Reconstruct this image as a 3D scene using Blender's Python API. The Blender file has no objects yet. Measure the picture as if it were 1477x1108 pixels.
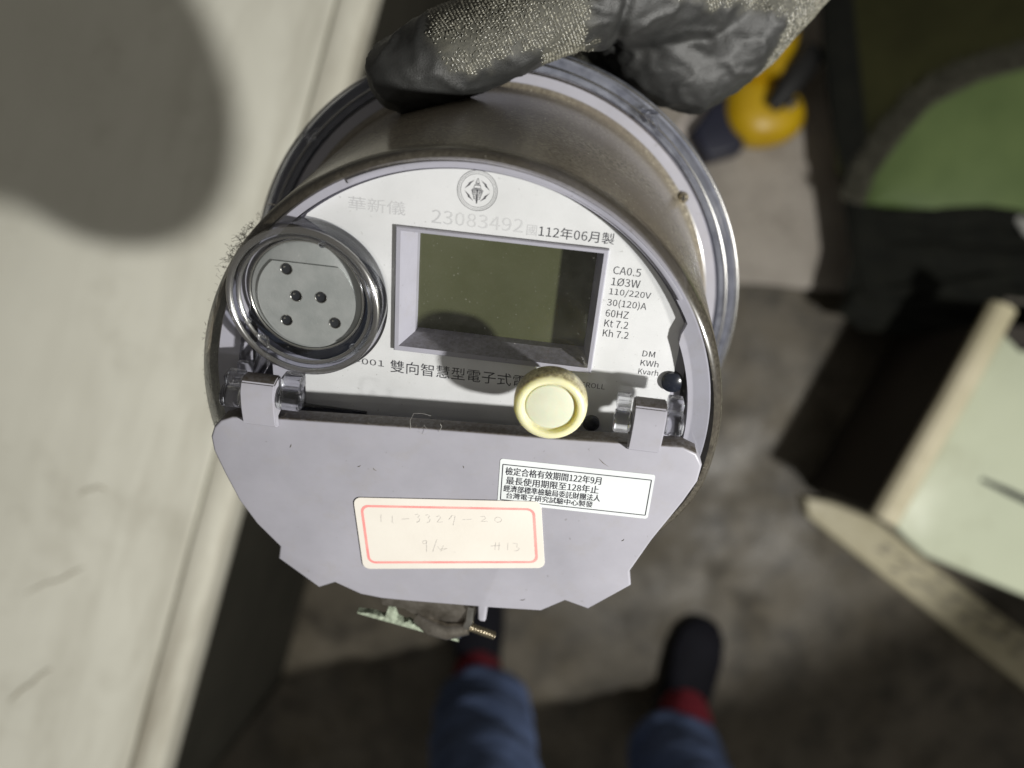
import bpy, bmesh, math, random
from mathutils import Vector, Matrix, noise
from mathutils.bvhtree import BVHTree
random.seed(7)
S = bpy.context.scene
C = S.collection

# ------------------------------------------------------------------ camera
CAM_H = 1.5
cd = bpy.data.cameras.new('camera'); cam = bpy.data.objects.new('camera', cd); C.objects.link(cam)
cam.location = (0, 0, CAM_H)                      # looks straight down, picture top = +Y
cd.sensor_fit = 'HORIZONTAL'; cd.sensor_width = 36; cd.lens = 36 * 1116 / 1477
cd.clip_start = 0.01; cd.clip_end = 60
cd.dof.use_dof = True; cd.dof.focus_distance = 0.234; cd.dof.aperture_fstop = 5.8
S.camera = cam

# ------------------------------------------------------------------ light
w = bpy.data.worlds.new('World'); S.world = w; w.use_nodes = True
bg = w.node_tree.nodes['Background']; bg.inputs[0].default_value = (0.90, 0.86, 0.78, 1); bg.inputs[1].default_value = 0.20
ld = bpy.data.lights.new('work_lamp', 'SPOT'); lamp = bpy.data.objects.new('work_lamp', ld); C.objects.link(lamp)
lamp.location = (0.72, -0.44, CAM_H + 0.38)
ld.energy = 86; ld.shadow_soft_size = 0.028; ld.spot_size = math.radians(102); ld.spot_blend = 0.18; ld.color = (1.0, 0.985, 0.94)
lamp.rotation_euler = Vector((-0.33, 0.66, -0.66)).to_track_quat('-Z', 'Y').to_euler()
S.view_settings.view_transform = 'Standard'; S.view_settings.look = 'None'
S.view_settings.exposure = 0.0; S.view_settings.gamma = 1.0; S.view_settings.use_curve_mapping = False
S.cycles.use_denoising = True
S.cycles.max_bounces = 12; S.cycles.transmission_bounces = 8; S.cycles.transparent_max_bounces = 16
S.cycles.caustics_reflective = False; S.cycles.caustics_refractive = False

# ------------------------------------------------------------------ materials
def rgba(c): return (c[0], c[1], c[2], 1)
class N:
    def __init__(s, name):
        s.m = bpy.data.materials.new(name); s.m.use_nodes = True; s.t = s.m.node_tree
        s.t.nodes.clear(); s.out = s.t.nodes.new('ShaderNodeOutputMaterial')
    def n(s, typ, **kw):
        x = s.t.nodes.new('ShaderNode' + typ)
        for k, v in kw.items(): setattr(x, k, v)
        return x
    def l(s, a, b): s.t.links.new(a, b)
    def coord(s, kind='Object'): return s.n('TexCoord').outputs[kind]
    def noise(s, scale, detail=4, rough=.55, vec=None):
        x = s.n('TexNoise'); x.inputs['Scale'].default_value = scale; x.inputs['Detail'].default_value = detail; x.inputs['Roughness'].default_value = rough
        s.l(vec or s.coord(), x.inputs['Vector']); return x.outputs['Fac']
    def ramp(s, fac, a, b, ca=(0, 0, 0), cb=(1, 1, 1)):
        r = s.n('ValToRGB'); r.color_ramp.elements[0].position = a; r.color_ramp.elements[1].position = b
        r.color_ramp.elements[0].color = rgba(ca); r.color_ramp.elements[1].color = rgba(cb); s.l(fac, r.inputs[0]); return r.outputs[0]
    def mixc(s, fac, a, b):
        x = s.n('Mix', data_type='RGBA'); 
        for v, i in ((fac, 0), (a, 6), (b, 7)):
            if isinstance(v, (int, float)): x.inputs[i].default_value = v
            elif isinstance(v, tuple): x.inputs[i].default_value = rgba(v)
            else: s.l(v, x.inputs[i])
        return x.outputs[2]
    def math(s, op, a, b=0.0):
        x = s.n('Math', operation=op)
        for v, i in ((a, 0), (b, 1)):
            if isinstance(v, (int, float)): x.inputs[i].default_value = v
            else: s.l(v, x.inputs[i])
        return x.outputs[0]
    def bsdf(s, col, rough=.5, metal=0., spec=.5, **kw):
        p = s.n('BsdfPrincipled')
        for nm, v in (('Base Color', col), ('Roughness', rough), ('Metallic', metal), ('Specular IOR Level', spec)):
            if isinstance(v, tuple): p.inputs[nm].default_value = rgba(v)
            elif isinstance(v, (int, float)): p.inputs[nm].default_value = v
            else: s.l(v, p.inputs[nm])
        for k, v in kw.items(): p.inputs[k.replace('_', ' ')].default_value = v
        return p
    def bump(s, p, h, strength=.2, dist=.001):
        b = s.n('Bump'); b.inputs['Strength'].default_value = strength; b.inputs['Distance'].default_value = dist
        s.l(h, b.inputs['Height']); s.l(b.outputs[0], p.inputs['Normal'])
    def end(s, sh): s.l(sh.outputs[0] if hasattr(sh, 'outputs') else sh, s.out.inputs['Surface']); return s.m

def plain(name, c1, c2=None, scale=60, rough=.5, metal=0., spec=.5, bs=None, bst=.15, bd=.0004, lo=.35, hi=.65, **kw):
    k = N(name); c2 = c2 or tuple(x * .82 for x in c1)
    p = k.bsdf(k.mixc(k.ramp(k.noise(scale), lo, hi), c1, c2), rough, metal, spec, **kw)
    if bs: k.bump(p, k.noise(bs, 5), bst, bd)
    return k.end(p)

def thin_glass(k, tint=(.97, .975, .98), rough=.03):
    lw = k.n('LayerWeight'); lw.inputs[0].default_value = .5
    f = k.math('MULTIPLY_ADD', k.math('POWER', lw.outputs['Facing'], 4.0), .9)
    f.node.inputs[2].default_value = .045
    t = k.n('BsdfTransparent'); t.inputs[0].default_value = rgba(tint)
    g = k.n('BsdfGlossy'); g.inputs['Roughness'].default_value = rough
    m = k.n('MixShader'); k.l(f, m.inputs[0]); k.l(t.outputs[0], m.inputs[1]); k.l(g.outputs[0], m.inputs[2])
    return m

M = {}
# lavender grey moulded plastic, dust lying on faces that look up (local +Y)
def lavender(name, c=(.335, .330, .372), dust=.9):
    k = N(name)
    nrm = k.n('SeparateXYZ'); k.l(k.coord('Normal'), nrm.inputs[0])
    up = k.ramp(nrm.outputs[1], .45, .85)
    dn = k.ramp(k.noise(700, 6, .7), .25, .62)
    fac = k.math('MULTIPLY', up, k.math('MULTIPLY_ADD', dn, dust))
    fac = k.math('MULTIPLY', up, k.math('ADD', k.math('MULTIPLY', dn, .5), dust - .4))
    base = k.mixc(k.ramp(k.noise(28, 6, .65), .35, .7), tuple(x * 1.03 for x in c), tuple(x * .87 for x in c))
    base = k.mixc(k.math('MULTIPLY', k.ramp(k.noise(140, 5, .7), .52, .75), .35), base, (.30, .285, .28))
    sp = k.ramp(k.noise(420, 2), .71, .75)
    base = k.mixc(k.math('MULTIPLY', sp, .35), base, (.12, .11, .10))
    p = k.bsdf(k.mixc(fac, base, (.085, .07, .052)), k.ramp(k.noise(50, 5), .3, .7, (.36,) * 3, (.56,) * 3), 0, .45)
    k.bump(p, k.noise(2600, 2), .08, .0001)
    return k.end(p)
M['lav'] = lavender('lavender_plastic')
M['lav_in'] = lavender('lavender_inner_plastic', (.37, .363, .42), .45)
# dusty clear cover
def cover_mat():
    k = N('dusty_clear_cover')
    g = thin_glass(k, (.90, .91, .92), .06)
    sep = k.n('SeparateXYZ'); k.l(k.coord(), sep.inputs[0])
    z = k.n('MapRange'); k.l(sep.outputs[2], z.inputs[0])
    for i, v in ((1, .1095), (2, .1045), (3, .24), (4, .985)): z.inputs[i].default_value = v
    z2 = k.n('MapRange'); k.l(sep.outputs[2], z2.inputs[0])
    for i, v in ((1, .0155), (2, .0172), (3, 0.0), (4, 1.)): z2.inputs[i].default_value = v
    gr = k.ramp(k.noise(55, 6, .65), .30, .62, (.90, .90, .90), (1, 1, 1))
    fac = k.math('MULTIPLY', k.math('MULTIPLY', z.outputs[0], z2.outputs[0]), gr)
    col = k.mixc(k.ramp(k.noise(800, 6, .8), .40, .62), (.10, .085, .060), (.29, .258, .195))
    col = k.mixc(k.ramp(k.noise(40, 4), .4, .7), col, (.15, .127, .098))
    col = k.mixc(k.ramp(k.noise(1300, 1), .72, .76), col, (.62, .58, .50))
    d = k.bsdf(col, .70, 0, .3, Coat_Weight=.8, Coat_Roughness=.22); k.bump(d, k.noise(1400, 4, .7), .5, .0004)
    m = k.n('MixShader'); k.l(fac, m.inputs[0]); k.l(g.outputs[0], m.inputs[1]); k.l(d.outputs[0], m.inputs[2])
    return k.end(m)
M['cover'] = cover_mat()
def lens_mat():                                   # front window: clear, with fine dust and wipe marks
    k = N('clear_window'); g = thin_glass(k, (.975, .98, .98), .035)
    d = k.n('BsdfDiffuse'); d.inputs[0].default_value = (.55, .54, .50, 1)
    f = k.math('ADD', k.math('MULTIPLY', k.ramp(k.noise(1300, 2), .73, .78), .3),
               k.math('MULTIPLY', k.ramp(k.noise(28, 6, .7), .42, .8), .035))
    m = k.n('MixShader'); k.l(f, m.inputs[0]); k.l(g.outputs[0], m.inputs[1]); k.l(d.outputs[0], m.inputs[2])
    return k.end(m)
M['window'] = lens_mat()
def glass(name, rough=.04, tint=(.98, .985, 1)):
    k = N(name); g = k.n('BsdfGlass'); g.inputs['Color'].default_value = rgba(tint); g.inputs['Roughness'].default_value = rough; g.inputs['IOR'].default_value = 1.49
    t = k.n('BsdfTransparent'); t.inputs[0].default_value = (.9, .9, .92, 1)
    m = k.n('MixShader'); m.inputs[0].default_value = .25; k.l(g.outputs[0], m.inputs[1]); k.l(t.outputs[0], m.inputs[2])
    return k.end(m)
M['glass'] = glass('clear_plastic')
def rim_mat():
    k = N('glossy_clear_rim'); g = thin_glass(k, (.62, .62, .64), .10); q = k.n('BsdfGlossy'); q.inputs['Roughness'].default_value = .24; q.inputs['Color'].default_value = (.80, .79, .76, 1)
    m = k.n('MixShader'); m.inputs[0].default_value = .45; k.l(g.outputs[0], m.inputs[1]); k.l(q.outputs[0], m.inputs[2]); return k.end(m)
M['rim'] = rim_mat()
def flange_sheen_mat():  # clear plastic; pale diffuse mixed in imitates a broad rim highlight
    k = N('clear_flange_painted_sheen'); g = thin_glass(k, (.80, .81, .85), .12); q = k.n('BsdfDiffuse'); q.inputs[0].default_value = (.55, .57, .64, 1)
    m = k.n('MixShader'); k.l(k.ramp(k.noise(120, 5, .7), .35, .7, (.06,) * 3, (.26,) * 3), m.inputs[0]); k.l(g.outputs[0], m.inputs[1]); k.l(q.outputs[0], m.inputs[2]); return k.end(m)
M['flange_sheen'] = flange_sheen_mat()
def thin_mat():
    k = N('thin_clear_plastic'); return k.end(thin_glass(k, (.82, .83, .86), .05))
M['thin'] = thin_mat()
def plate_mat():
    k = N('silver_nameplate_sheet')
    mp = k.n('Mapping'); mp.inputs['Scale'].default_value = (1, 1, 1); k.l(k.coord(), mp.inputs[0])
    c = k.mixc(k.ramp(k.noise(45, 6, .6), .35, .75), (.82, .82, .835), (.70, .705, .71))
    c = k.mixc(k.math('MULTIPLY', k.ramp(k.noise(900, 2), .70, .76), .4), c, (.25, .24, .22))
    p = k.bsdf(c, k.ramp(k.noise(60, 5), .3, .7, (.30,) * 3, (.46,) * 3), .25, .5)
    k.bump(p, k.noise(1800, 3), .05, .0001)
    return k.end(p)
M['plate'] = plate_mat()
M['ink'] = plain('dark_print_ink', (.035, .035, .045), scale=300, rough=.5)
M['ink_faint'] = plain('faded_print_ink', (.50, .50, .515), (.56, .56, .57), scale=90, rough=.5)
M['pencil'] = plain('pencil_marks', (.42, .40, .38), (.58, .55, .52), scale=400, rough=.6)
M['red'] = plain('red_label_border', (.80, .26, .25), (.84, .37, .34), scale=120, rough=.5)
M['paper'] = plain('cream_label_paper', (.72, .685, .625), (.68, .64, .58), scale=40, rough=.55, bs=900, bst=.06)
M['white_label'] = plain('white_label_paper', (.69, .72, .73), (.64, .67, .68), scale=60, rough=.4)
M['zinc'] = plain('zinc_sheet', (.47, .485, .48), (.39, .41, .405), scale=160, rough=.42, metal=.55, bs=1200, bst=.12)
M['chrome'] = plain('bright_metal', (.72, .71, .68), (.5, .49, .46), scale=200, rough=.16, metal=1.)
M['steel'] = plain('worn_steel', (.40, .37, .33), (.20, .18, .15), scale=180, rough=.34, metal=.9, bs=700, bst=.3)
M['brass'] = plain('old_plated_steel', (.52, .46, .34), (.30, .26, .19), scale=300, rough=.3, metal=.9)
M['hole'] = plain('dark_hole', (.012, .013, .018), rough=.25)
M['pit'] = plain('black_pit', (.010, .012, .016), rough=.7, spec=.2)
M['darkblue'] = plain('dark_blue_plastic', (.010, .013, .022), rough=.22)
M['gasket'] = plain('grey_gasket', (.10, .103, .125), (.15, .153, .18), scale=60, rough=.4)
def lcd_mat():
    k = N('liquid_crystal_glass')
    c = k.mixc(k.ramp(k.noise(30, 3), .3, .7), (.056, .060, .030), (.070, .074, .038))
    c = k.mixc(k.math('MULTIPLY', k.ramp(k.noise(1300, 2), .70, .76), .5), c, (.3, .3, .27))
    p = k.bsdf(c, .16, 0, .6); return k.end(p)
M['lcd'] = lcd_mat()
def knob_mat():
    k = N('yellowed_soft_plastic')
    nrm = k.n('SeparateXYZ'); k.l(k.coord('Normal'), nrm.inputs[0])
    side = k.ramp(k.math('ABSOLUTE', nrm.outputs[2]), .45, .8, (1, 1, 1), (0, 0, 0))
    up = k.ramp(nrm.outputs[1], -.25, .55)
    d = k.ramp(k.noise(800, 6, .75), .36, .60)
    sp_ = k.n('SeparateXYZ'); k.l(k.coord(), sp_.inputs[0])
    rr = k.math('SQRT', k.math('ADD', k.math('POWER', k.math('SUBTRACT', sp_.outputs[0], .028), 2.0), k.math('POWER', k.math('SUBTRACT', sp_.outputs[1], .0146), 2.0)))
    side = k.math('MULTIPLY', side, k.math('GREATER_THAN', rr, .0094))
    f = k.math('MULTIPLY', k.math('MULTIPLY', side, up), k.math('ADD', k.math('MULTIPLY', d, .75), .15))
    c = k.mixc(f, k.mixc(k.noise(60), (.78, .74, .42), (.78, .75, .50)), (.16, .12, .06))
    p = k.bsdf(c, .30, 0, .5, Subsurface_Weight=.7, Subsurface_Scale=.006, Transmission_Weight=.12)
    p.inputs['Subsurface Radius'].default_value = (1, .9, .4)
    k.bump(p, d, .2, .0003)
    return k.end(p)
M['knob'] = knob_mat()
M['knob_face'] = plain('milky_plastic_disc', (.62, .63, .50), (.57, .585, .46), scale=120, rough=.28, Subsurface_Weight=.3, Subsurface_Scale=.003)
M['corrosion'] = plain('pale_green_flaking_paint', (.34, .39, .30), (.20, .23, .17), scale=300, rough=.75, bs=500, bst=.8, bd=.001)
M['web'] = plain('grey_cobweb', (.16, .14, .11), (.10, .09, .07), scale=300, rough=.9)
M['lint'] = plain('white_lint', (.42, .41, .38), rough=.8)

# ------------------------------------------------------------------ mesh helpers
def link(name, me, mat, parent=None, smooth=True, angle=35, kind=None):
    me.materials.clear()
    for m in (mat if isinstance(mat, (list, tuple)) else [mat]): me.materials.append(m)
    o = bpy.data.objects.new(name, me); C.objects.link(o)
    if parent: o.parent = parent
    if smooth:
        for p in me.polygons: p.use_smooth = True
        me.set_sharp_from_angle(angle=math.radians(angle))
    if kind: o['kind'] = kind
    return o
def raw(verts, faces, sc=1., off=(0, 0, 0)):
    me = bpy.data.meshes.new('m'); me.from_pydata([((v[0] + off[0]) * sc, (v[1] + off[1]) * sc, (v[2] + off[2]) * sc) for v in verts], [], faces)
    bm = bmesh.new(); bm.from_mesh(me); bmesh.ops.recalc_face_normals(bm, faces=bm.faces); bm.to_mesh(me); bm.free(); return me
class MB:
    """collects shapes for ONE part"""
    def __init__(s): s.v = []; s.f = []
    def add(s, v, f):
        b = len(s.v); s.v += [tuple(x) for x in v]; s.f += [tuple(i + b for i in q) for q in f]; return s
    def lathe(s, prof, n=64, c=(0, 0, 0), closed=False, rf=None, a0=0., a1=None):
        full = a1 is None; a1 = a1 if a1 is not None else 2 * math.pi
        k = n if full else n + 1; v = []; f = []
        for i in range(k):
            a = a0 + (a1 - a0) * i / n
            for (r, z) in prof:
                rr = r * (rf(a, z) if rf else 1); v.append((c[0] + rr * math.cos(a), c[1] + rr * math.sin(a), c[2] + z))
        m = len(prof)
        for i in range(n):
            j = (i + 1) % k
            for q in range(m if closed else m - 1):
                q2 = (q + 1) % m; f.append((i * m + q, j * m + q, j * m + q2, i * m + q2))
        return s.add(v, f)
    def torus(s, R, r, z, c=(0, 0), n=72, m=12):
        return s.lathe([(R + r * math.cos(2 * math.pi * t / m), z + r * math.sin(2 * math.pi * t / m)) for t in range(m)], n, (c[0], c[1], 0), True)
    def box(s, x0, x1, y0, y1, z0, z1, b=0.0):
        if b <= 0:
            return s.add([(x, y, z) for x in (x0, x1) for y in (y0, y1) for z in (z0, z1)],
                         [(0, 1, 3, 2), (4, 6, 7, 5), (0, 4, 5, 1), (2, 3, 7, 6), (0, 2, 6, 4), (1, 5, 7, 3)])
        bm = bmesh.new(); bmesh.ops.create_cube(bm, size=1)
        for v in bm.verts: v.co = Vector(((x0 + x1) / 2 + v.co.x * (x1 - x0), (y0 + y1) / 2 + v.co.y * (y1 - y0), (z0 + z1) / 2 + v.co.z * (z1 - z0)))
        bmesh.ops.bevel(bm, geom=bm.edges[:], offset=b, segments=2, affect='EDGES', profile=.5)
        return s.bm(bm)
    def bm(s, bm):
        bm.verts.index_update(); s.add([v.co[:] for v in bm.verts], [[v.index for v in f.verts] for f in bm.faces]); bm.free(); return s
    def prism(s, pts, z0, z1, b=0.0, seg=2):
        bm = bmesh.new(); vs = [bm.verts.new((p[0], p[1], z0)) for p in pts]; fc = bm.faces.new(vs)
        r = bmesh.ops.extrude_face_region(bm, geom=[fc]); top = [g for g in r['geom'] if isinstance(g, bmesh.types.BMVert)]
        for v in top: v.co.z = z1
        bmesh.ops.recalc_face_normals(bm, faces=bm.faces)
        if b > 0:
            ts = set(top); es = [e for e in bm.edges if e.verts[0] in ts and e.verts[1] in ts]
            bmesh.ops.bevel(bm, geom=es, offset=b, segments=seg, affect='EDGES', profile=.5)
        big = [f for f in bm.faces if len(f.verts) > 4]
        bmesh.ops.triangulate(bm, faces=big)
        return s.bm(bm)
    def tube(s, path, r, n=8, cap=True):
        P = [Vector(p) for p in path]; R = r if isinstance(r, (list, tuple)) else [r] * len(P); v = []; f = []
        up = Vector((.31, .17, .93)); prev = None
        for i, p in enumerate(P):
            t = (P[min(i + 1, len(P) - 1)] - P[max(i - 1, 0)]).normalized()
            a = (prev - t * prev.dot(t)) if prev else t.cross(up)
            if a.length < 1e-9: a = t.cross(Vector((1, 0, 0)))
            a.normalize(); b = t.cross(a); prev = a
            for k in range(n):
                th = 2 * math.pi * k / n; v.append(p + (a * math.cos(th) + b * math.sin(th)) * R[i])
        for i in range(len(P) - 1):
            for k in range(n): f.append((i * n + k, i * n + (k + 1) % n, (i + 1) * n + (k + 1) % n, (i + 1) * n + k))
        if cap: f += [tuple(range(n))[::-1], tuple(range((len(P) - 1) * n, len(P) * n))]
        return s.add(v, f)
    def ribbon(s, path, w, z):
        """flat stroke in the XY plane"""
        P = [Vector((p[0], p[1])) for p in path]; v = []; f = []
        for i, p in enumerate(P):
            t = (P[min(i + 1, len(P) - 1)] - P[max(i - 1, 0)]); t = t.normalized() if t.length else Vector((1, 0)); q = Vector((-t.y, t.x)) * w / 2
            v += [(p.x + q.x, p.y + q.y, z), (p.x - q.x, p.y - q.y, z)]
        for i in range(len(P) - 1): f.append((2 * i, 2 * i + 1, 2 * i + 3, 2 * i + 2))
        return s.add(v, f)
    def make(s, name, mat, parent=None, sc=1., off=(0, 0, 0), **kw): return link(name, raw(s.v, s.f, sc, off), mat, parent, **kw)
def sheet(outer, holes, z):
    """flat polygon with holes"""
    bm = bmesh.new(); es = []
    for loop in [outer] + holes:
        vs = [bm.verts.new((p[0], p[1], z)) for p in loop]
        es += [bm.edges.new((vs[i], vs[(i + 1) % len(vs)])) for i in range(len(vs))]
    bmesh.ops.triangle_fill(bm, use_beauty=True, use_dissolve=False, edges=es)
    bmesh.ops.recalc_face_normals(bm, faces=bm.faces)
    if bm.faces and sum(f.normal.z for f in bm.faces) < 0: bmesh.ops.reverse_faces(bm, faces=bm.faces[:])
    m = MB(); m.bm(bm); return m
def arc(cx, cy, r, a0, a1, n):
    return [(cx + r * math.cos(math.radians(a0 + (a1 - a0) * i / n)), cy + r * math.sin(math.radians(a0 + (a1 - a0) * i / n))) for i in range(n + 1)]
def rrect(x0, x1, y0, y1, r, n=5):
    return arc(x1 - r, y0 + r, r, -90, 0, n) + arc(x1 - r, y1 - r, r, 0, 90, n) + arc(x0 + r, y1 - r, r, 90, 180, n) + arc(x0 + r, y0 + r, r, 180, 270, n)
def empty(name, loc, label, cat, group=None, rot=None):
    o = bpy.data.objects.new(name, None); C.objects.link(o); o.location = loc; o.empty_display_size = .02
    if rot is not None: o.rotation_euler = rot
    o['label'] = label; o['category'] = cat
    if group: o['group'] = group
    return o

# ================================================================== THE PLACE: floor
def floor_mat(name, a, b, c):
    k = N(name)
    col = k.mixc(k.ramp(k.noise(3.2, 6, .6), .35, .68), a, b)
    col = k.mixc(k.ramp(k.noise(14, 5, .65), .45, .72), col, c)
    col = k.mixc(k.math('MULTIPLY', k.ramp(k.noise(120, 3), .55, .75), .5), col, tuple(x * .5 for x in a))
    p = k.bsdf(col, k.ramp(k.noise(8, 4), .3, .7, (.26,) * 3, (.75,) * 3), 0, .45); k.bump(p, k.noise(90, 6, .7), .35, .003)
    return k.end(p)
M['floor'] = floor_mat('stained_concrete', (.062, .052, .035), (.150, .130, .098), (.030, .025, .017))
M['slab'] = floor_mat('pale_concrete', (.36, .325, .28), (.44, .40, .355), (.28, .25, .215))
MB().box(-3, 3, -3, 3, -.05, 0).make('floor', M['floor'], smooth=False, kind='structure')
# a paler slab laid at the far side, with an uneven edge
edge = [(.30, .21)]
for i in range(14):
    t = i / 13; edge.append((.30 + .62 * t, .205 - .05 * t + .006 * noise.noise(Vector((t * 9, 1, 0)))))
MB().prism(edge + [(1.6, .12), (1.6, 1.6), (.12, 1.6), (.18, .8)], .0004, .012, .004).make('floor_slab', M['slab'], smooth=False, kind='structure')

# ================================================================== pale cabinet under the meter, picture left
def enamel(name, a, b, dirt, ds=9.):
    k = N(name)
    col = k.mixc(k.ramp(k.noise(4, 5, .6), .35, .7), a, b)
    f = k.math('MULTIPLY', k.ramp(k.noise(ds, 7, .72), .50, .80), .55)
    col = k.mixc(f, col, dirt)
    p = k.bsdf(col, k.ramp(k.noise(12, 4), .3, .7, (.35,) * 3, (.6,) * 3), 0, .4); k.bump(p, k.noise(60, 5), .1, .001)
    return k.end(p)
def streaky(name, a, b, dirt, amt=.6):
    k = N(name); mp = k.n('Mapping'); mp.inputs['Scale'].default_value = (1, .16, 1); k.l(k.coord(), mp.inputs[0])
    col = k.mixc(k.ramp(k.noise(3.5, 4, .6), .35, .7), a, b)
    st = k.noise(26, 6, .65, mp.outputs[0])
    sepx = k.n('SeparateXYZ'); k.l(k.coord(), sepx.inputs[0])
    near = k.n('MapRange'); k.l(sepx.outputs[0], near.inputs[0])
    for i_, v in ((1, -.22), (2, -.03), (3, .12), (4, 1.)): near.inputs[i_].default_value = v
    f = k.math('MULTIPLY', k.math('MULTIPLY', k.ramp(st, .42, .66), amt), near.outputs[0])
    col = k.mixc(f, col, dirt)
    col = k.mixc(k.math('MULTIPLY', k.ramp(k.noise(16, 6, .7), .54, .78), .4), col, dirt)
    p = k.bsdf(col, k.ramp(k.noise(9, 4), .3, .7, (.20,) * 3, (.45,) * 3), 0, .5); k.bump(p, k.noise(30, 4, .5, mp.outputs[0]), .18, .002)
    return k.end(p)
M['cream'] = streaky('cream_enamel', (.645, .635, .555), (.57, .562, .485), (.35, .33, .265), .55)
M['cream2'] = streaky('dirty_cream_edge', (.67, .655, .565), (.54, .525, .445), (.33, .30, .235), .8)
M['grime'] = plain('brown_grime', (.26, .235, .18), (.38, .355, .29), scale=18, rough=.8)
M['scuff'] = plain('faint_scuff', (.36, .33, .25), (.45, .43, .36), scale=60, rough=.8)
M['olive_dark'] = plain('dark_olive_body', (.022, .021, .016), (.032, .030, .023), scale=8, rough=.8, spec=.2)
ZT = .78
cab = empty('steel_cabinet', (-.1342, .3574, 0), 'cream enamelled steel cabinet top with dirty folded edge, left of the meter', 'cabinet', rot=(0, 0, -math.radians(15.1)))
MB().box(-.85, -.0305, -1.0, .8, ZT - .03, ZT, .004).make('top_panel', M['cream'], cab)
MB().box(-.0300, 0, -1.0, .8, ZT - .05, ZT - .0015, .007).make('edge_strip', M['cream2'], cab)
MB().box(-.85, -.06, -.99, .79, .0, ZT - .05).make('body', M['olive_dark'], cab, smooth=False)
def scratch(pts, r, mat='grime'):
    m = MB(); P = []
    for i in range(len(pts) - 1):
        for j in range(6):
            t = j / 6; P.append((pts[i][0] * (1 - t) + pts[i + 1][0] * t, pts[i][1] * (1 - t) + pts[i + 1][1] * t))
    m.tube([(p[0] + .0008 * math.sin(i * 1.7), p[1] + .001 * math.sin(i * .9), ZT + .0006) for i, p in enumerate(P)], [r * (.4 + .6 * math.sin(math.pi * (i + .5) / len(P))) for i in range(len(P))], 5)
    return m
inv = Matrix.Rotation(math.radians(15.1), 2)
def cl(x, y): q = inv @ Vector((x * 1.143 + .1342, y * 1.143 - .3574)); return (q.x, q.y)
for pts, r in (([(-.409, -.258), (-.385, -.238), (-.372, -.230)], .0012), ([(-.395, -.17), (-.36, -.155), (-.345, -.148)], .0008), ([(-.352, -.090), (-.338, -.083), (-.328, -.088)], .0009)):
    scratch([cl(*p) for p in pts], r).make('scratch', M['scuff'], cab)

# ================================================================== green metal cabinet, picture right
M['mint'] = enamel('mint_enamel', (.50, .535, .40), (.44, .475, .355), (.28, .28, .18))
M['mint_edge'] = enamel('worn_cream_edge', (.60, .55, .40), (.46, .42, .28), (.30, .26, .15), 25)
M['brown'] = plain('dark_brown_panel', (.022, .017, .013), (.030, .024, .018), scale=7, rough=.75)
g = empty('metal_box', (.56, -.2, 0), 'low pale green metal box with worn cream edge, right of the meter', 'metal box')
o = (-.56, .2, 0)
MB().prism([(.72, .092), (.582, -.158), (.557, -.195), (.590, -.232), (.62, -.258), (.90, -.372), (1.3, -.40), (1.3, .05), (.76, .05)][::-1], .325, .345, .006).make('top_panel', M['mint'], g, off=o)
MB().tube([(.733, .115, .343), (.66, -.02, .344), (.60, -.126, .343), (.556, -.205, .341)], .020, 10).make('rolled_edge', M['mint_edge'], g, off=o)
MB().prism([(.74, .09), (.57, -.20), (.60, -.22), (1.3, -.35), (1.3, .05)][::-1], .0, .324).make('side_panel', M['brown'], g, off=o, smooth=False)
MB().prism([(.556, -.215), (.66, -.232), (.78, -.330), (.973, -.470), (1.3, -.70), (1.3, -.84), (.973, -.575), (.66, -.330), (.562, -.252)][::-1], 0.0, .035, .006).make('base_rail', M['mint_edge'], g, off=o)
mm = MB()
for i in range(26):
    t = i / 25; x = .70 + .30 * t; y = -.315 - .70 * (x - .70) + .02 * math.sin(i * 2.3)
    mm.tube([(x - .012, y + .004, .036), (x, y + .001 * math.sin(i * 3), .037), (x + .012, y - .008, .036)], [.001, .004 + .003 * random.random(), .001], 5)
mm.make('rust_chip', M['grime'], g, off=o)
MB().tube([(.70, -.1425, .346), (.74, -.161, .347), (.80, -.19, .347), (.86, -.22, .346)], [.003, .0055, .006, .003], 8).make('slot', M['hole'], g, off=o)

# ================================================================== tool bag, picture upper right
M['canvas'] = plain('black_canvas', (.0045, .005, .0038), (.008, .0085, .006), scale=30, rough=.85, spec=.18, bs=300, bst=.4, bd=.002)
M['olive'] = plain('olive_lining', (.026, .026, .009), (.018, .018, .006), scale=9, rough=.9, spec=.15, bs=250, bst=.3, bd=.001)
M['green'] = plain('green_vinyl', (.105, .150, .050), (.080, .120, .038), scale=9, rough=.5, bs=120, bst=.15, bd=.001)
M['fuzz'] = plain('dark_pile_tape', (.045, .043, .030), (.12, .115, .085), scale=260, rough=.9)
M['strap'] = plain('grey_webbing', (.30, .30, .28), scale=40, rough=.8)
bag = empty('tool_bag', (.8, .35, .0122), 'black canvas tool bag with green vinyl panel and fuzzy edge tape', 'bag')
bag.location = (.8 * 1.104, .35 * 1.104, .0122); bag.scale = (1.104, 1.104, .5)
ob = (-.8, -.35, -.0122)
BZ = .25
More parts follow.
